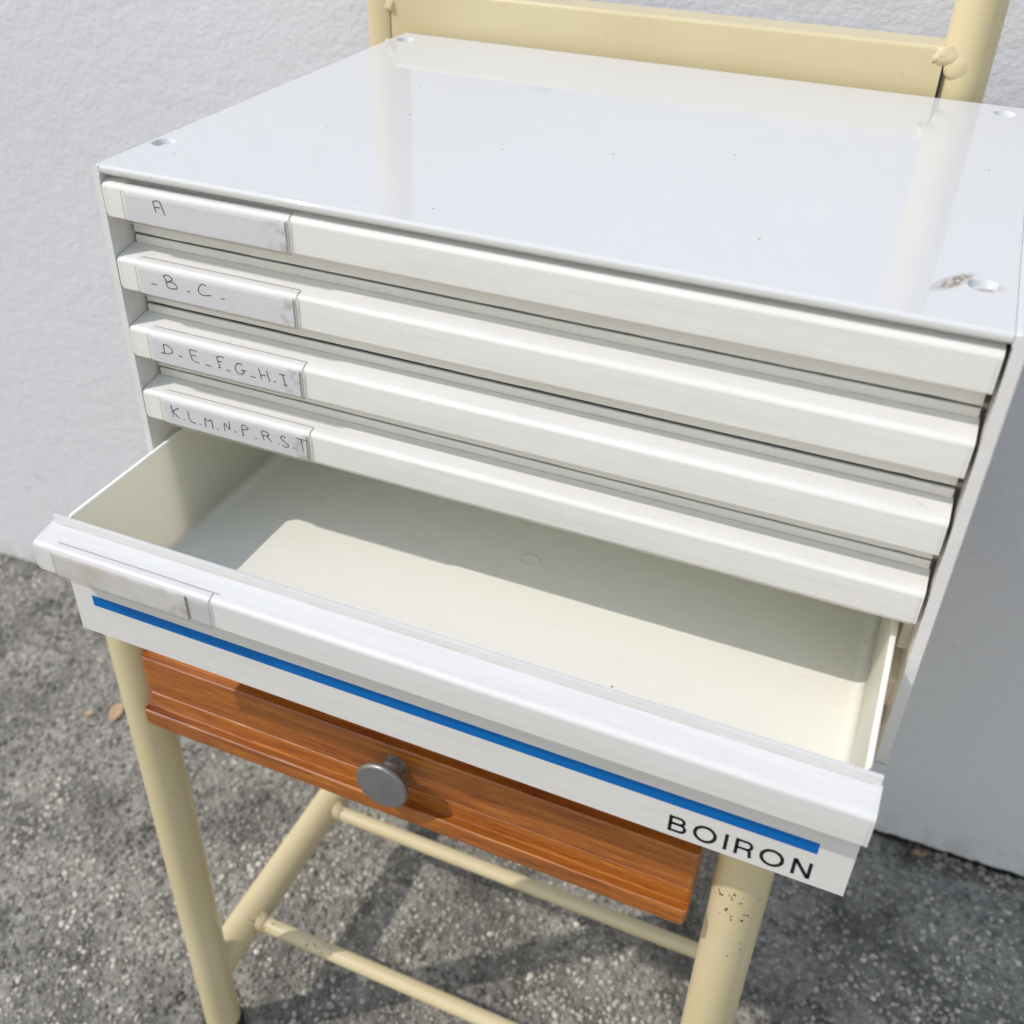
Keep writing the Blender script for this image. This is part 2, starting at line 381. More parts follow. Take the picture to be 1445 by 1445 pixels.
def ribbon(mb, pts, w, y, rnd_w=0.0, closed=False):
    """a flat printed stroke in the x-z plane at depth y (mitred), pts in metres"""
    P = [Vector((p[0], p[1])) for p in pts]; n = len(P); L = []; R_ = []
    for i in range(n):
        a = P[(i - 1) % n] if (closed or i) else None; b = P[(i + 1) % n] if (closed or i < n - 1) else None
        d1 = (P[i] - a).normalized() if a is not None else None; d2 = (b - P[i]).normalized() if b is not None else None
        if d1 is None: d1 = d2
        if d2 is None: d2 = d1
        n1 = Vector((-d1.y, d1.x)); n2 = Vector((-d2.y, d2.x)); m = n1 + n2
        if m.length < 0.3: m = n1
        m.normalize(); k = 1.0 / max(0.45, m.dot(n1)); ww = w * 0.5 * (1 + rnd_w * (rnd.random() - 0.5))
        L.append(P[i] + m * ww * k); R_.append(P[i] - m * ww * k)
    v = [(p.x, y, p.y) for p in L] + [(p.x, y, p.y) for p in R_]
    v += [(p.x, y + 0.00012, p.y) for p in L] + [(p.x, y + 0.00012, p.y) for p in R_]
    f = []; rng = range(n if closed else n - 1)
    for i in rng:
        j = (i + 1) % n
        f += [(i, j, n + j, n + i), (2 * n + i, 3 * n + i, 3 * n + j, 2 * n + j), (i, 2 * n + i, 2 * n + j, j), (n + i, n + j, 3 * n + j, 3 * n + i)]
    mb.add(v, f)

# ================================================================== THE SETTING
WYAW = math.atan2(0.0231, 1.2113)
def wall_y(x): return 0.375 + (x + 0.6405) * math.tan(WYAW)
g = MB(); g.add([(-60, -60, 0), (60, -60, 0), (60, 3, 0), (-60, 3, 0)], [(0, 1, 2, 3)])
tag(g.build('ground', M_GROUND, smooth=0), kind='structure')
# the wall, foot slightly ragged where the render stops above the concrete
N = 900; xs = [-2.2 + 4.4 * i / N for i in range(N + 1)]
import mathutils.noise as mn
def foot_z(x):
    z = 0.0012 * mn.noise(Vector((x * 30, 0, 3))) + 0.0010 * mn.noise(Vector((x * 110, 2, 0)))
    if x > 0.36: z += 0.0025 + 0.0045 * mn.noise(Vector((x * 38, 5, 1))) + 0.003 * mn.noise(Vector((x * 120, 5, 1)))
    return max(z, 0.0002)
wv = []; wf = []
XX = [-30.0] + xs + [30.0]
for x in XX:
    y = wall_y(x); z = foot_z(x) if abs(x) < 3 else 0.0
    wv += [(x, y + 0.004, z), (x, y, z + 0.003), (x, y, 3.2), (x, y + 0.25, 3.2), (x, y + 0.25, 0.0)]
for i in range(len(XX) - 1):
    a = i * 5; b = a + 5
    for j in range(4): wf.append((a + j, b + j, b + j + 1, a + j + 1))
wall = part('rendered_wall', wv, wf, M_WALL, smooth=40)
tag(wall, 'pale grey painted wall of rough render standing behind the chair and drawer cabinet', 'wall')
# dark crevice of soil at the wall's foot
cv = MB(); pts = []
k = 260
for i in range(k + 1):
    x = 0.33 + 0.6 * i / k
    y1 = wall_y(x) + 0.02; y0 = wall_y(x) - 0.0015 - 0.006 * math.exp(-((x - 0.505) / 0.035) ** 2) * abs(mn.noise(Vector((x * 90, 4, 1)))) * 2 - 0.004 * max(0, mn.noise(Vector((x * 26, 1, 1))) + 0.25) - 0.002 * abs(mn.noise(Vector((x * 160, 1, 7))))
    pts.append((x, y0, y1))
vv = []; ff = []
for (x, y0, y1) in pts: vv += [(x, y0, 0.0008), (x, y1, 0.0008)]
for i in range(k): ff.append((2 * i, 2 * i + 2, 2 * i + 3, 2 * i + 1))
M_SOIL = NT('soil'); M_SOIL = M_SOIL.fin(M_SOIL.ramp(M_SOIL.noise(300, 4), [(0.35, (0.008, 0.008, 0.007)), (0.7, (0.05, 0.045, 0.036))]), 0.95, M_SOIL.bump(M_SOIL.noise(300, 4), 1.0, 0.002))
tag(part('soil', vv, ff, M_SOIL, smooth=0), kind='stuff', label='dark soil in the crack along the foot of the wall', cat='soil')

def grains(name, n, fx, fy, rmin, rmax, tones, kind, flat=0.75, lift=0.15, label=None, cat=None, seed=3):
    rs = np.random.RandomState(seed)
    ph = (1 + 5 ** 0.5) / 2
    ico = np.array([(-1, ph, 0), (1, ph, 0), (-1, -ph, 0), (1, -ph, 0), (0, -1, ph), (0, 1, ph), (0, -1, -ph), (0, 1, -ph), (ph, 0, -1), (ph, 0, 1), (-ph, 0, -1), (-ph, 0, 1)])
    ico = ico / np.linalg.norm(ico[0])
    fc = np.array([(0, 11, 5), (0, 5, 1), (0, 1, 7), (0, 7, 10), (0, 10, 11), (1, 5, 9), (5, 11, 4), (11, 10, 2), (10, 7, 6), (7, 1, 8), (3, 9, 4), (3, 4, 2), (3, 2, 6), (3, 6, 8), (3, 8, 9), (4, 9, 5), (2, 4, 11), (6, 2, 10), (8, 6, 7), (9, 8, 1)])
    x = fx(rs, n); y = fy(rs, n, x)
    r = rmin + (rmax - rmin) * rs.rand(n) ** 2.2
    sc = np.stack([r * (0.7 + 0.6 * rs.rand(n)), r * (0.7 + 0.6 * rs.rand(n)), r * flat * (0.7 + 0.5 * rs.rand(n))], 1)
    ang = rs.rand(n) * 6.283; ca, sa = np.cos(ang), np.sin(ang)
    V = ico[None] * (1 + 0.16 * (rs.rand(n, 12, 1) - 0.5)) * sc[:, None]
    X = V[..., 0] * ca[:, None] - V[..., 1] * sa[:, None]; Y = V[..., 0] * sa[:, None] + V[..., 1] * ca[:, None]
    V = np.stack([X + x[:, None], Y + y[:, None], V[..., 2] + (r * lift)[:, None] * (rs.rand(n, 1) * 1.2)], -1).reshape(-1, 3)
    F = (fc[None] + (np.arange(n) * 12)[:, None, None]).reshape(-1)
    me = bpy.data.meshes.new(name); me.vertices.add(len(V)); me.vertices.foreach_set('co', V.astype(np.float32).ravel())
    nf = n * 20; me.loops.add(nf * 3); me.loops.foreach_set('vertex_index', F.astype(np.int32)); me.polygons.add(nf)
    me.polygons.foreach_set('loop_start', np.arange(0, nf * 3, 3, dtype=np.int32)); me.polygons.foreach_set('loop_total', np.full(nf, 3, dtype=np.int32))
    me.update(); me.polygons.foreach_set('use_smooth', np.ones(nf, dtype=bool))
    ca_ = me.color_attributes.new('tone', 'FLOAT_COLOR', 'POINT')
    tn = np.array(tones); pick = tn[rs.randint(0, len(tn), n)] * (0.8 + 0.4 * rs.rand(n, 1))
    colr = np.concatenate([np.repeat(pick, 12, 0), np.ones((n * 12, 1))], 1)
    mot = np.array([mn.noise(Vector((a * 9, b * 9, 0.3))) + 0.6 * mn.noise(Vector((a * 30, b * 30, 1.3))) for a, b in zip(x, y)])
    mot = np.clip(0.96 + 0.95 * mot, 0.30, 1.4)
    colr[:, :3] *= np.repeat(mot, 12)[:, None] * np.array([[1.02, 0.99, 0.93]])
    ca_.data.foreach_set('color', colr.astype(np.float32).ravel())
    me.materials.append(M_GRAIN)
    o = bpy.data.objects.new(name, me); COL.objects.link(o)
    return tag(o, label, cat, None, kind)

tones = [(0.46, 0.45, 0.41), (0.34, 0.335, 0.30), (0.22, 0.22, 0.20), (0.29, 0.285, 0.26), (0.13, 0.13, 0.12), (0.52, 0.51, 0.47), (0.38, 0.355, 0.32), (0.22, 0.22, 0.21), (0.33, 0.30, 0.28)]
grains('aggregate', 60000, lambda rs, n: rs.uniform(-0.95, 0.80, n), lambda rs, n, x: -0.22 + (0.375 + (x + 0.64) * 0.019 + 0.216) * rs.rand(n),
       0.0007, 0.0031, tones, 'stuff', label='small pale and dark stones set in the concrete', cat='aggregate')
grains('light_aggregate', 5200, lambda rs, n: rs.uniform(-0.95, 0.80, n), lambda rs, n, x: -0.22 + (0.375 + (x + 0.64) * 0.019 + 0.21) * rs.rand(n),
       0.0010, 0.0030, [(0.58, 0.56, 0.51), (0.50, 0.48, 0.43), (0.64, 0.61, 0.57)], 'stuff', label='the palest stones showing in the worn concrete', cat='aggregate', seed=9)
grains('gravel', 420, lambda rs, n: 0.46 + 0.14 * (rs.rand(n) ** 0.8), lambda rs, n, x: wall_y(0.5) - 0.003 - 0.020 * rs.rand(n) ** 1.6,
       0.0012, 0.0042, [(0.30, 0.28, 0.25), (0.10, 0.09, 0.07), (0.40, 0.37, 0.33), (0.2, 0.16, 0.12)], 'stuff', flat=0.8, lift=0.8,
       label='loose crumbs of stone gathered in the corner at the foot of the wall', cat='gravel', seed=5)

def leaf(name, c, L, Wd, ang, label, curl=0.25, col=(0.62, 0.42, 0.25)):
    t = NT(name + '_dry'); m = t.fin(t.mix(t.noise(300, 4), col, tuple(q * 0.6 for q in col)), 0.7, t.bump(t.noise(400, 3), 0.5, 0.001))
    v = []; f = []; n = 12
    for i in range(n + 1):
        s = i / n; w = Wd * math.sin(math.pi * min(1, s * 0.94 + 0.03)) ** 0.7 * (1 + 0.22 * (i % 2))
        for j, k in enumerate((-1, -0.5, 0, 0.5, 1)):
            x = (s - 0.5) * L; y = w * k; z = 0.003 + curl * abs(y) + 0.15 * L * (s - 0.5) ** 2
            v.append((c[0] + x * math.cos(ang) - y * math.sin(ang), c[1] + x * math.sin(ang) + y * math.cos(ang), c[2] + z))
    for i in range(n):
        for j in range(4): f.append((i * 5 + j, i * 5 + j + 1, i * 5 + j + 6, i * 5 + j + 5))
    o = part(name, v, f, m, smooth=60)
    sd = o.modifiers.new('s', 'SOLIDIFY'); sd.thickness = 0.0003
    return tag(o, label, 'leaf', 'dry leaf scraps on the concrete')
leaf('dry_leaf', (-0.327, 0.2185, 0), 0.026, 0.0065, 1.9, 'larger pale tan dry leaf scrap on the concrete beside the left front chair leg')
leaf('dry_leaf', (-0.352, 0.205, 0), 0.010, 0.0028, 0.6, 'tiny tan leaf shred on the concrete left of the larger leaf scrap')
leaf('dry_leaf', (0.478, 0.386, 0), 0.014, 0.0042, 0.3, 'small tan leaf scrap in the corner of wall and ground, right of the cabinet', col=(0.42, 0.27, 0.15))

# ================================================================== THE CHAIR
RT = 0.0135
chair = tag(empty('tube_chair', (0.157, 0.145, 0)), 'cream painted steel tube chair with a wooden drawer under its seat, carrying the white cabinet', 'chair')
XL, XR, YF, YB = -0.022, 0.3365, -0.0185, 0.3125
def leg(x, y, ztop, lab):
    m = MB(); m.tube([(x, y, 0.012), (x, y, ztop * 0.5), (x, y, ztop)], RT, 40)
    o = m.build('leg', M_CREAM, chair)
    if lab: o['label'] = lab
    if y > 0.2:
        e = MB(); e.lathe((x, y, ztop + 0.0002), (0, 0, 1), [(0, 0.0133), (0.002, 0.0130), (0.0035, 0.0112), (0.0042, 0.006), (0.0044, 0.001)], 32); e.build('end_cap', M_CREAM, o)
    f = MB(); f.lathe((x, y, 0.0), (0, 0, 1), [(0, 0.0135), (0.002, 0.0155), (0.017, 0.0152), (0.020, 0.0140)], 32)
    f.build('rubber_foot', M_RUBBER, o)
    return o
leg(XL, YF, TOP - 0.233, None)
leg(XR, YF, TOP - 0.233, 'right front leg with chipped paint')
leg(XL + 0.002, YB, TOP + 0.165, None)
leg(XR + 0.002, YB, TOP + 0.165, None)
for x in (XL, XR):
    m = MB(); m.tube([(x, YF + 0.002, TOP - 0.615), (x, YB - 0.002, TOP - 0.615)], RT, 40); m.build('side_stretcher', M_CREAM, chair)
def weld_ring(parent, c, axis, r):
    m = MB(); prof = [(0.000, r + 0.0030), (0.002, r + 0.0026), (0.0045, r + 0.0012), (0.007, r + 0.0001)]
    m.lathe(c, axis, prof, 24)
    vv = [Vector(p) + Vector((mn.noise(Vector(p) * 260), mn.noise(Vector(p) * 260 + Vector((9, 0, 0))), mn.noise(Vector(p) * 260 + Vector((0, 9, 0))))) * 0.0011 for p in m.v]
    m.v = [tuple(p) for p in vv]
    m.build('weld', M_CREAM, parent, smooth=80)
for y in (0.030, 0.1470):
    m = MB(); m.tube([(XL + 0.008, y, TOP - 0.613), (XR - 0.008, y, TOP - 0.613)], 0.0062, 24); r = m.build('rod', M_CREAM, chair)
    weld_ring(r, (XL + 0.0110, y, TOP - 0.613), (1, 0, 0), 0.0060)
    weld_ring(r, (XR - 0.0110, y, TOP - 0.613), (-1, 0, 0), 0.0060)
# backrest rail: flat steel box with rolled edges, and lumpy welds
def rrect(y0, y1, z0, z1, r, n=5):
    P = []
    for (cy, cz, a0) in ((y1 - r, z1 - r, 0), (y0 + r, z1 - r, 90), (y0 + r, z0 + r, 180), (y1 - r, z0 + r, 270)):
        for i in range(n + 1):
            a = math.radians(a0 + 90 * i / n); P.append((cy + r * math.cos(a), cz + r * math.sin(a)))
    return P
m = MB(); m.prism_x(rrect(0.3000, 0.3250, TOP - 0.034, TOP + 0.0245, 0.0022), [XL + 0.0105, 0.06, 0.2, XR - 0.0095])
rail = m.build('backrest_rail', M_CREAM, chair)
m = MB(); m.tube([(XR - 0.0088, 0.3008, TOP - 0.034), (XR - 0.0088, 0.3008, TOP + 0.016)], 0.0006, 8); m.build('seam', M_DARK, rail)
m = MB(); m.tube([(XL + 0.0102, 0.3008, TOP - 0.034), (XL + 0.0102, 0.3008, TOP + 0.016)], 0.0006, 8); m.build('seam', M_DARK, rail)
def blob(c, s, seed, amp=0.28):
    bm = bmesh.new(); bmesh.ops.create_icosphere(bm, subdivisions=4, radius=1.0)
    V = []
    for v in bm.verts:
        p = v.co.copy(); k = 1 + amp * mn.noise(p * 1.3 + Vector((seed, 0, 0))) + amp * 0.22 * mn.noise(p * 3.2 + Vector((0, seed, 0)))
        V.append((c[0] + p.x * s[0] * k, c[1] + p.y * s[1] * k, c[2] + p.z * s[2] * k))
    F = [[v.index for v in f.verts] for f in bm.faces]; bm.free()
    return part('weld', V, F, M_CREAM, rail, smooth=80)
blob((XR - 0.0085, 0.3030, TOP + 0.0195), (0.0085, 0.0048, 0.0060), 3.0, 0.2)
blob((XR - 0.0015, 0.3020, TOP + 0.0150), (0.0080, 0.0036, 0.0080), 8.0, 0.12)
blob((XL + 0.0100, 0.3010, TOP + 0.0135), (0.0038, 0.0035, 0.0040), 5.0)
blob((XL + 0.0085, 0.3010, TOP - 0.0095), (0.0034, 0.0035, 0.0030), 6.5)
# seat board and the box of its drawer
m = MB(); m.box(XL - 0.012, XR + 0.012, YF - 0.006, YB - 0.016, TOP - 0.2325, TOP - 0.2145); m.build('seat', M_WOOD, chair, bevel=0.003)
prof = [(-0.0050, -0.2345), (-0.0240, -0.2345), (-0.0240, -0.2692), (-0.0246, -0.2708), (-0.0293, -0.2708), (-0.0301, -0.2715), (-0.0301, -0.2725), (-0.0298, -0.2968),
        (-0.0290, -0.2975), (-0.0282, -0.2976), (-0.0282, -0.2986), (-0.0290, -0.2992), (-0.0302, -0.3030), (-0.0306, -0.3068), (-0.0318, -0.3072), (-0.0360, -0.3063), (-0.0368, -0.3069),
        (-0.0369, -0.3080), (-0.0369, -0.3168), (-0.0360, -0.3184), (-0.0340, -0.3190), (-0.0050, -0.3190)]
prof = [(y, z + TOP) for y, z in prof]
x0, x1 = -0.0068, 0.3152
def wround(x, y, z):                                   # slightly eased ends of the moulding
    e = min(x - x0, x1 - x); k = 0.0
    if e < 0.0035: k = 0.0035 - math.sqrt(max(0, 0.0035 ** 2 - (0.0035 - e) ** 2))
    if z < TOP - 0.312: z += k
    if e < 0.0012: y += (0.0012 - e) * 0.8
    # hand-finished edge, not ruler straight
    y += 0.00022 * mn.noise(Vector((x * 45, y * 300, z * 90)))
    return (x, y, z)
stn_ = [x0, x0 + 0.0004, x0 + 0.0010, x0 + 0.0020, x0 + 0.0035] + [x0 + 0.0035 + (x1 - x0 - 0.007) * i / 90 for i in range(1, 90)] + [x1 - 0.0035, x1 - 0.0020, x1 - 0.0010, x1 - 0.0004, x1]
m = MB(); m.prism_x(prof, stn_, wround)
drw = m.build('wooden_drawer', M_WOOD, chair, smooth=28)
m = MB(); m.box(0.004, 0.305, -0.005, 0.27, TOP - 0.308, TOP - 0.2365); m.build('drawer_box', M_WOOD, drw, bevel=0.001)
m = MB()
m.lathe((0.1548, -0.0290, TOP - 0.2835), (0, -1, 0), [(-0.001, 0.0070), (0.0010, 0.0064), (0.003, 0.0055), (0.0080, 0.0050), (0.0105, 0.0056), (0.0122, 0.0085), (0.0132, 0.0122), (0.0141, 0.0142),
        (0.0151, 0.0148), (0.0162, 0.0148), (0.0172, 0.0144), (0.0177, 0.0138), (0.0178, 0.0131), (0.0176, 0.0124), (0.0179, 0.0080), (0.0180, 0.001)], 64)
m.build('knob', M_KNOB, drw, smooth=35)

# ================================================================== THE CABINET
X0, X1, YD, H = 0.0, 0.3825, 0.2935, 0.2132
cab = tag(empty('drawer_cabinet', (0.191, 0.147, TOP - H)), 'white plastic cabinet of five drawers, the bottom one pulled out, on the cream chair', 'cabinet')
TH = 0.0042
# top panel with rounded front edge, four countersunk holes
m = MB(); m.prism_x(rrect(0.0, YD, TOP - TH, TOP, 0.0017, 6), [X0 + 0.0047, X1 - 0.0057])
top = m.build('top_panel', M_CASE, cab, smooth=30)
cut = MB()
for (hx, hy) in ((0.0098, 0.0385), (0.3655, 0.0365), (0.0112, 0.2755), (0.3640, 0.2765)):
    cut.lathe((hx, hy, TOP + 0.001), (0, 0, -1), [(0, 0.0060), (0.0008, 0.0060), (0.0013, 0.0054), (0.0032, 0.0050), (0.0034, 0.0046)], 32)
cutter = cut.build('cutter', M_CASE, None)
bo = top.modifiers.new('holes', 'BOOLEAN'); bo.operation = 'DIFFERENCE'; bo.object = cutter; bo.solver = 'EXACT'
cutter.location = -cab.location + top.location
cutter.location = (0, 0, 0)
bpy.context.view_layer.update()
dg = bpy.context.evaluated_depsgraph_get()
nm = bpy.data.meshes.new_from_object(top.evaluated_get(dg))
top.modifiers.clear(); top.data = nm; wn_ = top.modifiers.new('weighted_normal', 'WEIGHTED_NORMAL'); wn_.keep_sharp = True; wn_.weight = 80; nm.name = 'top_panel'
cm = cutter.data; bpy.data.objects.remove(cutter); bpy.data.meshes.remove(cm)
for p in nm.polygons: p.use_smooth = True
nm.set_sharp_from_angle(angle=math.radians(28))

def side(xo, xi, name='side_panel'):
    """upright panel between xo (outside) and xi (inside); its top edge is rolled over outwards, front foot rounded"""
    sg = 1 if xi > xo else -1
    m = MB(); n = 7; R = 0.0042
    prof = [(xo + sg * R * (1 - math.sin(math.radians(90 * i / n))), TOP - R * (1 - math.cos(math.radians(90 * i / n)))) for i in range(n + 1)]  # from top to side
    outer = prof                                             # (x, z): starts at (xo, ...)
    outer = [(xo + sg * R * (1 - math.cos(a)), TOP - R + R * math.sin(a)) for a in [math.radians(90 * i / n) for i in range(n + 1)]]
    lip = xo + sg * (0.0045 if sg > 0 else 0.0055)
    sec = [(xo, TOP - H)] + outer + [(lip, TOP), (lip, TOP - 0.0046), (xi, TOP - 0.0052), (xi, TOP - H)]
    ys = [0.0, 0.0006, 0.0015, 0.004, 0.02] + [YD * i / 8 for i in range(1, 9)]
    v = []; k = len(sec)
    fr = 0.011
    for y in ys:
        raise_ = fr - math.sqrt(max(0, fr * fr - (fr - y) ** 2)) if y < fr else 0
        ease = 0.0006 * (1 - min(1, y / 0.0015)) ** 2
        for (x, z) in sec:
            zz = z + (raise_ if z < TOP - H + 1e-6 else 0)
            xx = x + (sg * ease if abs(x - xo) < 1e-6 else 0)
            zz -= ease if z > TOP - 1e-5 else 0
            v.append((xx, y, zz))
    f = [(i * k + j, i * k + (j + 1) % k, (i + 1) * k + (j + 1) % k, (i + 1) * k + j) for i in range(len(ys) - 1) for j in range(k)]
    f += [tuple(range(k)), tuple((len(ys) - 1) * k + j for j in range(k))]
    m.add(v, f)
    return m.build(name, [M_SIDE], cab, smooth=35)
sl = side(X0, X0 + 0.0040)
sr = side(X1, X1 - 0.0050)
m = MB(); m.box(X0 + 0.0041, X1 - 0.0051, YD - 0.003, YD - 0.0002, TOP - H + 0.001, TOP - TH - 0.0006); m.build('back_panel', M_INNER, cab)
m = MB(); m.box(X0 + 0.0041, X1 - 0.0051, 0.03, YD - 0.0032, TOP - H + 0.0002, TOP - H + 0.0025); m.build('bottom_panel', M_INNER, cab)
# moulded runners on the inside of each side panel
P_ = 0.03467; Z0 = 0.00756
for s_, xi, sg in ((sl, X0 + 0.0040, 1), (sr, X1 - 0.0050, -1)):
    for k in range(1, 6):
        z = TOP - Z0 - k * P_ + 0.0045
        m = MB()
        xa, xb = sorted((xi - sg * 0.0002, xi + sg * 0.0036))
        m.box(xa, xb, 0.020, YD - 0.004, z - 0.0012, z + 0.0012)
        for yy in (0.028, 0.062, 0.11): m.box(xa, xb, yy, yy + 0.002, z - 0.022, z - 0.0013)
        m.build('drawer_runner', M_INNER, s_, bevel=0.0004)

RAIL = [(0.0150, -0.0008), (0.0150, 0.0021), (0.0128, 0.0023), (0.0113, 0.0019), (0.0100, 0.0016), (0.0030, 0.00035), (0.0018, 0.00005), (0.0008, -0.00055), (0.0002, -0.0014), (0.0, -0.0024),
        (0.0, -0.0148), (0.0003, -0.0155), (0.0009, -0.0158), (0.0022, -0.0158), (0.0026, -0.0150), (0.0026, -0.0040), (0.0034, -0.0030)]
RSOL = [(0.0150, -0.0158), (0.0150, 0.0021), (0.0128, 0.0023), (0.0100, 0.0016), (0.0030, 0.00035), (0.0018, 0.00005), (0.0008, -0.00055), (0.0002, -0.0014), (0.0, -0.0024),
        (0.0, -0.0148), (0.0003, -0.0155), (0.0009, -0.0158)]
XA, XB = 0.0044, 0.3758
HW = {
    0: [[(31.9, -4.21), (31.67, -4.72), (32.2, -6.81), (32.6, -8.93)], [(31.9, -4.21), (32.49, -3.85), (33.89, -3.56), (34.95, -3.45), (35.4, -3.77), (35.96, -5.06), (36.28, -6.57), (36.74, -7.89), (36.97, -9.07), (37.37, -9.44)], [(32.2, -6.81), (33.29, -6.52), (34.45, -6.42), (35.34, -6.64)]],
    1: [[(22.8, -9.39), (25.58, -9.42)], [(30.33, -4.36), (30.94, -5.37), (31.43, -6.98), (31.56, -9.68), (33.97, -9.77), (37.13, -9.29), (37.02, -8.17), (36.13, -6.92), (34.91, -6.53), (31.46, -6.84)], [(30.33, -4.36), (31.65, -3.39), (32.93, -3.43), (34.54, -4.25), (35.01, -5.15), (34.04, -6.05), (31.46, -6.84)], [(42.24, -9.41), (43.86, -9.32)], [(53.2, -4.75), (52.52, -4.12), (51.43, -4.05), (50.0, -5.04), (48.96, -6.51), (48.69, -7.7), (49.21, -8.73), (50.48, -9.61), (52.57, -9.42), (55.36, -8.77)], [(60.51, -9.26), (62.69, -8.91)]],
    2: [[(21.44, -9.96), (23.71, -9.97), (26.19, -9.61), (27.89, -8.84), (28.69, -8.01), (28.39, -6.91), (27.21, -5.76), (25.66, -5.08), (23.55, -5.03), (23.42, -7.13), (23.71, -9.97)], [(31.7, -9.45), (33.69, -9.33)], [(42.7, -4.71), (40.83, -4.36), (38.45, -4.52), (38.94, -7.23), (39.28, -9.99), (43.34, -10.6)], [(39.08, -7.19), (42.14, -7.14)], [(46.51, -10.64), (49.79, -10.78)], [(57.87, -4.43), (56.13, -4.32), (54.49, -4.45), (53.7, -5.13), (54.31, -7.29), (54.9, -10.11)], [(54.34, -7.08), (56.43, -6.75)], [(53.95, -10.4), (55.34, -10.26)], [(58.28, -10.63), (60.42, -10.83)], [(67.69, -6.13), (66.85, -5.44), (65.78, -5.43), (64.3, -6.41), (63.44, -8.27), (63.78, -9.98), (64.99, -10.98), (66.6, -10.99), (67.91, -10.29), (68.35, -9.03), (66.52, -8.7), (69.62, -8.61)], [(71.72, -10.8), (74.37, -10.93)], [(76.7, -5.67), (77.19, -8.6), (77.71, -10.78)], [(77.31, -8.7), (80.36, -8.61)], [(80.89, -5.83), (81.31, -8.39), (82.01, -11.28)], [(84.06, -10.66), (85.38, -10.59)], [(87.63, -5.87), (90.5, -5.82)], [(89.43, -6.08), (90.44, -11.03)], [(89.26, -11.06), (91.34, -11.07)]],
    3: [[(21.21, -4.37), (21.44, -7.39), (21.72, -11.02)], [(25.74, -5.06), (21.58, -7.5), (23.33, -9.37), (25.24, -11.2)], [(27.55, -10.91), (28.5, -10.97)], [(31.01, -5.41), (31.36, -11.16), (34.84, -11.34)], [(37.09, -11.21), (38.04, -11.27)], [(40.67, -11.66), (40.64, -6.14), (42.42, -8.74), (44.76, -5.99), (44.92, -11.78)], [(47.22, -11.17), (48.29, -11.35)], [(51.92, -11.16), (51.93, -5.66), (54.96, -10.66), (55.01, -5.16)], [(57.71, -9.93), (58.58, -10.31)], [(57.81, -9.99), (58.38, -10.3)], [(62.5, -10.73), (62.12, -5.35), (63.5, -4.69), (65.23, -5.44), (66.03, -6.29), (65.0, -7.11), (62.32, -7.63)], [(61.84, -11.0), (63.27, -10.68)], [(69.37, -10.57), (70.17, -10.72)], [(74.48, -10.42), (73.42, -6.75), (73.56, -5.65), (75.0, -5.06), (76.75, -5.56), (77.59, -6.55), (76.81, -7.51), (73.89, -7.84)], [(76.2, -7.52), (77.49, -9.3), (78.72, -10.43)], [(82.49, -10.38), (83.07, -10.59)], [(86.71, -6.21), (86.08, -5.18), (84.87, -5.35), (84.01, -6.33), (84.62, -7.53), (86.31, -8.43), (87.87, -9.22), (88.23, -10.03), (87.37, -11.03), (86.02, -11.09), (84.61, -10.26)], [(90.43, -10.4), (91.47, -10.42)], [(92.84, -4.41), (98.29, -4.29)], [(95.49, -4.45), (96.11, -10.9)]],

}
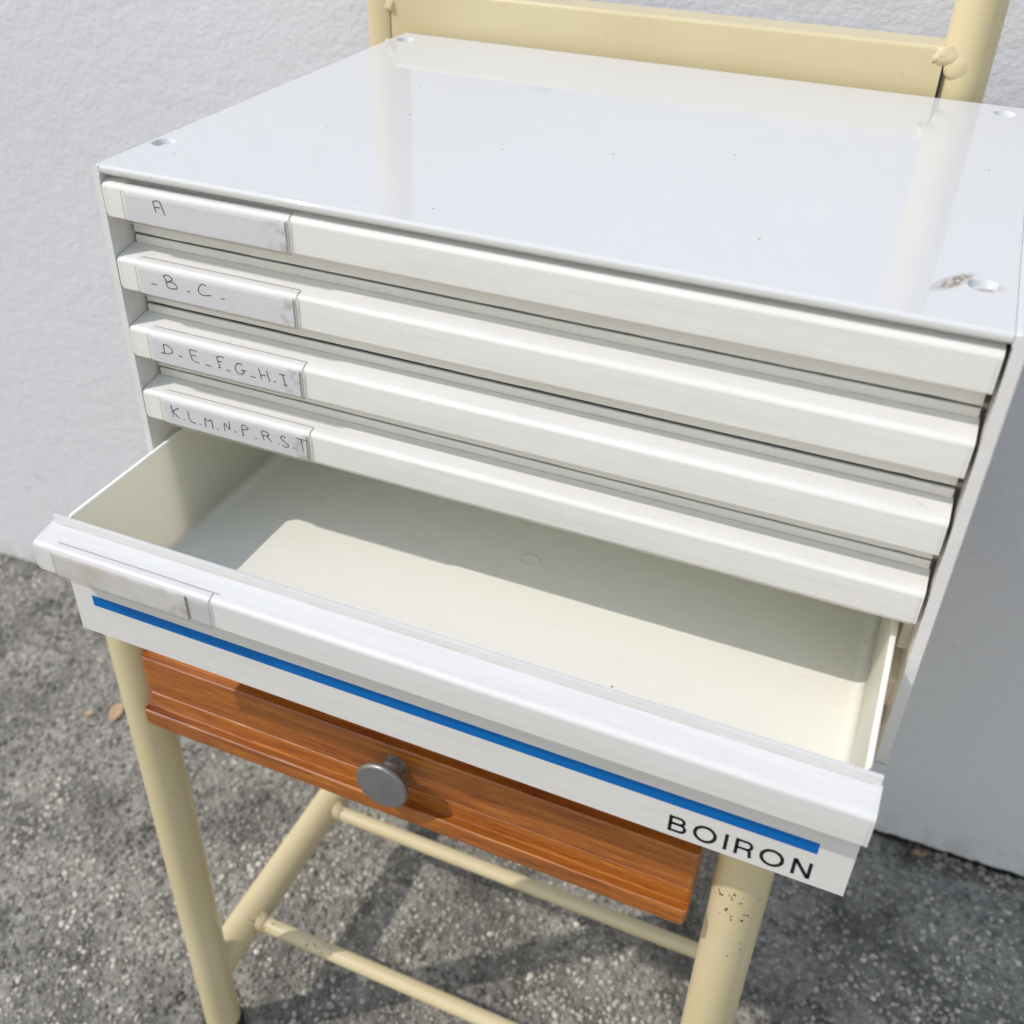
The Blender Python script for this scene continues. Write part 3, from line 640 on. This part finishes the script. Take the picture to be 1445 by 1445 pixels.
def drawer(k, yo, depth_panel, lab, mrail, mpan, tray_h, open_=False):
    zt = TOP - Z0 - k * P_
    mm = MB()
    # tray: rounded rings outside up, inside down
    xl, xr = 0.0086, 0.3712
    y0 = yo + 0.0162; y1 = y0 + (0.262 if open_ else 0.262)
    ztop = zt + (0.0036 if open_ else -0.004); zb = ztop - tray_h + (0 if open_ else 0.008)
    def ring(inset, z, r):
        P = []
        for (cx, cy, a0) in ((xr - inset - r, y1 - inset - r, 0), (xl + inset + r, y1 - inset - r, 90), (xl + inset + r, y0 + r + 0.0001, 180), (xr - inset - r, y0 + r + 0.0001, 270)):
            for i in range(7):
                a = math.radians(a0 + 90 * i / 6); P.append((cx + r * math.cos(a), cy + r * math.sin(a), z))
        return P
    rings = [ring(0.0022, zb, 0.004), ring(0.0014, zb + 0.0006, 0.0045), ring(0.0006, zb + 0.004, 0.005), ring(0.0, ztop - 0.0006, 0.005), ring(0.0004, ztop, 0.005),
             ring(0.0020, ztop, 0.0045), ring(0.0025, ztop - 0.0005, 0.0045)]
    F_ = 0.007; t_in = 0.0040
    rings.append(ring(t_in, zb + 0.0025 + F_, 0.006))
    for i in range(1, 7):
        a = math.radians(90 * i / 6); rings.append(ring(t_in + F_ * (1 - math.cos(a)), zb + 0.0025 + F_ * (1 - math.sin(a)), 0.006 + 0.002 * i / 6))
    n = len(rings[0]); v = [p for r in rings for p in r]
    f = [(i * n + j, i * n + (j + 1) % n, (i + 1) * n + (j + 1) % n, (i + 1) * n + j) for i in range(len(rings) - 1) for j in range(n)]
    f += [tuple(range(n)), tuple((len(rings) - 1) * n + j for j in range(n))]
    mm.add(v, f)
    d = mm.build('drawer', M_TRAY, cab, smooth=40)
    if lab: d['label'] = lab
    # front panel behind the handle rail, with the upstanding lip
    pl = MB(); ya, yb = yo + 0.0138, yo + 0.0161
    pp = [(yb, -depth_panel), (yb, 0.0056), (yb - 0.0005, 0.0060), (ya + 0.0003, 0.0060), (ya, 0.0056), (ya, -depth_panel + 0.0004), (ya + 0.0004, -depth_panel)]
    xs_ = [XA + 0.0012 + (XB - XA - 0.0018) * i / 60 for i in range(61)]
    seed = k * 3.1
    def wav(x, y, z):                                     # moulding flash: lower edge a little uneven near the ends
        if z < -depth_panel + 0.0006 and not open_:
            e = min(x - XA, XB - x)
            z += 0.00022 * mn.noise(Vector((x * 60, seed, 0))) + (0.0005 * max(0, mn.noise(Vector((x * 260, seed, 2)))) if e < 0.03 else 0)
        return (x, y, z + zt)
    pl.prism_x(pp, xs_, wav)
    pl.build('front_panel', mpan, d, smooth=40)
    gq = MB(); gq.tube([(XA + 0.003 + (XB - XA - 0.006) * i / 40, yo + 0.01335 + 0.0001 * mn.noise(Vector((i * 0.7, k, 0))), zt + 0.00215 + 0.00012 * mn.noise(Vector((i * 0.9, k, 5)))) for i in range(41)], 0.00022, 6)
    gq.build('grime_line', M_GRIME, d, smooth=80)
    # handle rail
    r = MB(); rr = 0.0016
    def rnd_end(x, y, z):
        e = x - XA; kk = 0.0
        if e < rr: kk = rr - math.sqrt(max(0, rr * rr - (rr - e) ** 2))
        zz = z + (kk if z < -0.012 else 0)
        return (x, y + yo, zz + zt)
    inn = [XA + 0.0004, XA + 0.0008, XA + 0.0013]
    r.prism_x(RSOL, [XA] + inn + [XA + 0.0016], rnd_end)
    r.prism_x(RAIL, [XA + 0.0015, XA + 0.0020, XA + 0.0028, 0.1, 0.2, 0.3, XB - 0.0011], rnd_end)
    r.prism_x(RSOL, [XB - 0.0012, XB], lambda x, y, z: (x, y + yo, z + zt))
    hr = r.build('handle_rail', mrail, d, smooth=32)
    # card and clear cover
    c0, c1 = (0.0163, 0.0982) if not open_ else (0.0155, 0.0876)
    cd = MB(); cd.box(c0, c1, yo - 0.0005, yo - 0.0001, zt - 0.0152, zt - 0.0020); cd.build('label_card', M_PAPER2 if open_ else M_PAPER, d, smooth=0)
    cv = MB(); e0, e1 = 0.0153, 0.1000
    th = 0.00035
    fo = [(0.0040, 0.00105), (0.0018, 0.00075), (0.0002, -0.0001), (-0.0008, -0.0012), (-0.0012, -0.0026), (-0.0012, -0.0154), (-0.0008, -0.0161), (0.0010, -0.0163)]
    fi = [(0.0010, -0.01595), (-0.00055, -0.0157), (-0.00085, -0.0153), (-0.00085, -0.0027), (-0.00050, -0.0014), (0.0004, -0.0004), (0.0019, 0.00035), (0.0040, 0.00070)]
    cv.prism_x(fo + fi, [e0, e1], lambda x, y, z: (x, y + yo, z + zt))
    cv.build('label_cover', M_CLEAR, d, smooth=40)
    # grimy rims of the cover: top slot, right end, bottom lip
    gr = MB()
    gr.tube([(e0 + 0.001, yo + 0.0041, zt + 0.00085), (e1 + (0.003 if open_ else 0), yo + 0.0041, zt + 0.00085)], 0.00014 if not open_ else 0.00020, 6)
    gr.tube([(e1 + 0.0001, yo + 0.0035, zt + 0.0008), (e1 + 0.0001, yo + 0.0002, zt - 0.0004), (e1 + 0.0001, yo - 0.0009, zt - 0.0022), (e1 + 0.0001, yo - 0.0009, zt - 0.0158)], 0.00017, 6)
    gr.tube([(c1 + 0.0002, yo - 0.0006, zt - 0.0025), (c1 + 0.0004, yo - 0.0006, zt - 0.0155)], 0.00014 if not open_ else 0.00028, 6)
    gr.tube([(e0 + 0.002, yo - 0.0007, zt - 0.0162), (e1, yo - 0.0007, zt - 0.0162)], 0.00012, 6)
    gr.tube([(e0 - 0.0001, yo - 0.0009, zt - 0.0022), (e0 - 0.0001, yo - 0.0009, zt - 0.0158)], 0.00012, 6)
    gr.build('cover_rim', M_EDGE, d, smooth=60)
    if k in HW:
        h = MB()
        for pl_ in HW[k]:
            q = [(a / 1000.0, zt + b / 1000.0) for a, b in pl_]
            # soften: one round of corner cutting
            if len(q) > 2:
                s = [q[0]]
                for i in range(len(q) - 1):
                    a, b = q[i], q[i + 1]
                    s += [(a[0] * .75 + b[0] * .25, a[1] * .75 + b[1] * .25), (a[0] * .25 + b[0] * .75, a[1] * .25 + b[1] * .75)]
                q = s + [q[-1]]
            ribbon(h, q, 0.00036, yo - 0.00065, 0.35)
        h.build('handwriting', M_PENCIL, d, smooth=0)
    return d, zt

labs = ['top drawer marked A', 'drawer marked B and C', 'drawer marked D to I', 'drawer marked K to T']
for k in range(4):
    drawer(k, [0.0, 0.0003, -0.0002, 0.0002][k], 0.0275, labs[k], M_DRAW, M_DRAW, 0.030)
YO = -0.0859
d5, zt5 = drawer(4, YO, 0.0632, 'deep bottom drawer pulled open, with a blue stripe and a blank stained label', M_OPEN, M_OPEN, 0.0630, True)
yp = YO + 0.0138
m = MB(); m.box(0.0170, 0.3617, yp - 0.00012, yp + 0.0001, TOP - 0.1903, TOP - 0.1840); m.build('blue_stripe', M_BLUE, d5, smooth=0)
# moulding gate mark on the tray floor
m = MB(); zf = zt5 + 0.0036 - 0.0630 + 0.0025
m.lathe((0.1895, 0.0625, zf - 0.0002), (0, 0, 1), [(0, 0.0062), (0.0003, 0.0060), (0.00065, 0.0050), (0.00065, 0.0046), (0.0003, 0.0036), (0.0002, 0.0025), (0.0003, 0.0008)], 40)
m.build('gate_mark', M_TRAY, d5, smooth=80)
# printed name
L = MB(); zt_, zb_ = TOP - 0.1966, TOP - 0.2060; hh = zt_ - zb_; W_ = 0.00138; yy = yp - 0.00012; hw = W_ / 2
def arc(cx, cz, rx, rz, a0, a1, n=14): return [(cx + rx * math.cos(math.radians(a0 + (a1 - a0) * i / n)), cz + rz * math.sin(math.radians(a0 + (a1 - a0) * i / n))) for i in range(n + 1)]
def B_(x):
    zm = zb_ + hh * 0.53
    ribbon(L, [(x + hw, zb_), (x + hw, zt_)], W_, yy)
    ribbon(L, [(x + hw, zt_ - hw)] + arc(x + 0.0044, (zt_ - hw + zm) / 2, 0.0018, (zt_ - hw - zm) / 2, 90, -90) + [(x + hw, zm)], W_ * 0.92, yy)
    ribbon(L, [(x + hw, zm)] + arc(x + 0.0048, (zm + zb_ + hw) / 2, 0.0021, (zm - zb_ - hw) / 2, 90, -90) + [(x + hw, zb_ + hw)], W_ * 0.92, yy)
def O_(x, w):
    P = arc(x + w / 2, (zt_ + zb_) / 2, w / 2 - hw, hh / 2 - hw * 0.6, 0, 360, 40)[:-1]
    ribbon(L, P, W_ * 1.02, yy, closed=True)
def R__(x):
    zm = zb_ + hh * 0.46
    ribbon(L, [(x + hw, zb_), (x + hw, zt_)], W_, yy)
    ribbon(L, [(x + hw, zt_ - hw)] + arc(x + 0.0046, (zt_ - hw + zm) / 2, 0.0019, (zt_ - hw - zm) / 2, 90, -90) + [(x + hw, zm)], W_ * 0.92, yy)
    ribbon(L, [(x + 0.0040, zm)] + arc(x + 0.0048, zm - 0.0014, 0.0013, 0.0014, 80, 5, 6) + [(x + 0.0063, zb_ + 0.0011), (x + 0.0066, zb_)], W_ * 0.95, yy)
def N_(x, w):
    ribbon(L, [(x + hw, zb_), (x + hw, zt_)], W_, yy); ribbon(L, [(x + w - hw, zb_), (x + w - hw, zt_)], W_, yy)
    ribbon(L, [(x + hw * 1.1, zt_ - 0.0001), (x + w - hw * 1.1, zb_ + 0.0001)], W_ * 1.1, yy)
B_(0.3044); O_(0.3146, 0.0096); ribbon(L, [(0.3279, zb_), (0.3279, zt_)], W_, yy); R__(0.3315); O_(0.3414, 0.0096); N_(0.3541, 0.0074)
L.build('lettering', M_INK, d5, smooth=0)
# speckles moulded on the drawer's outer wall are left to the material
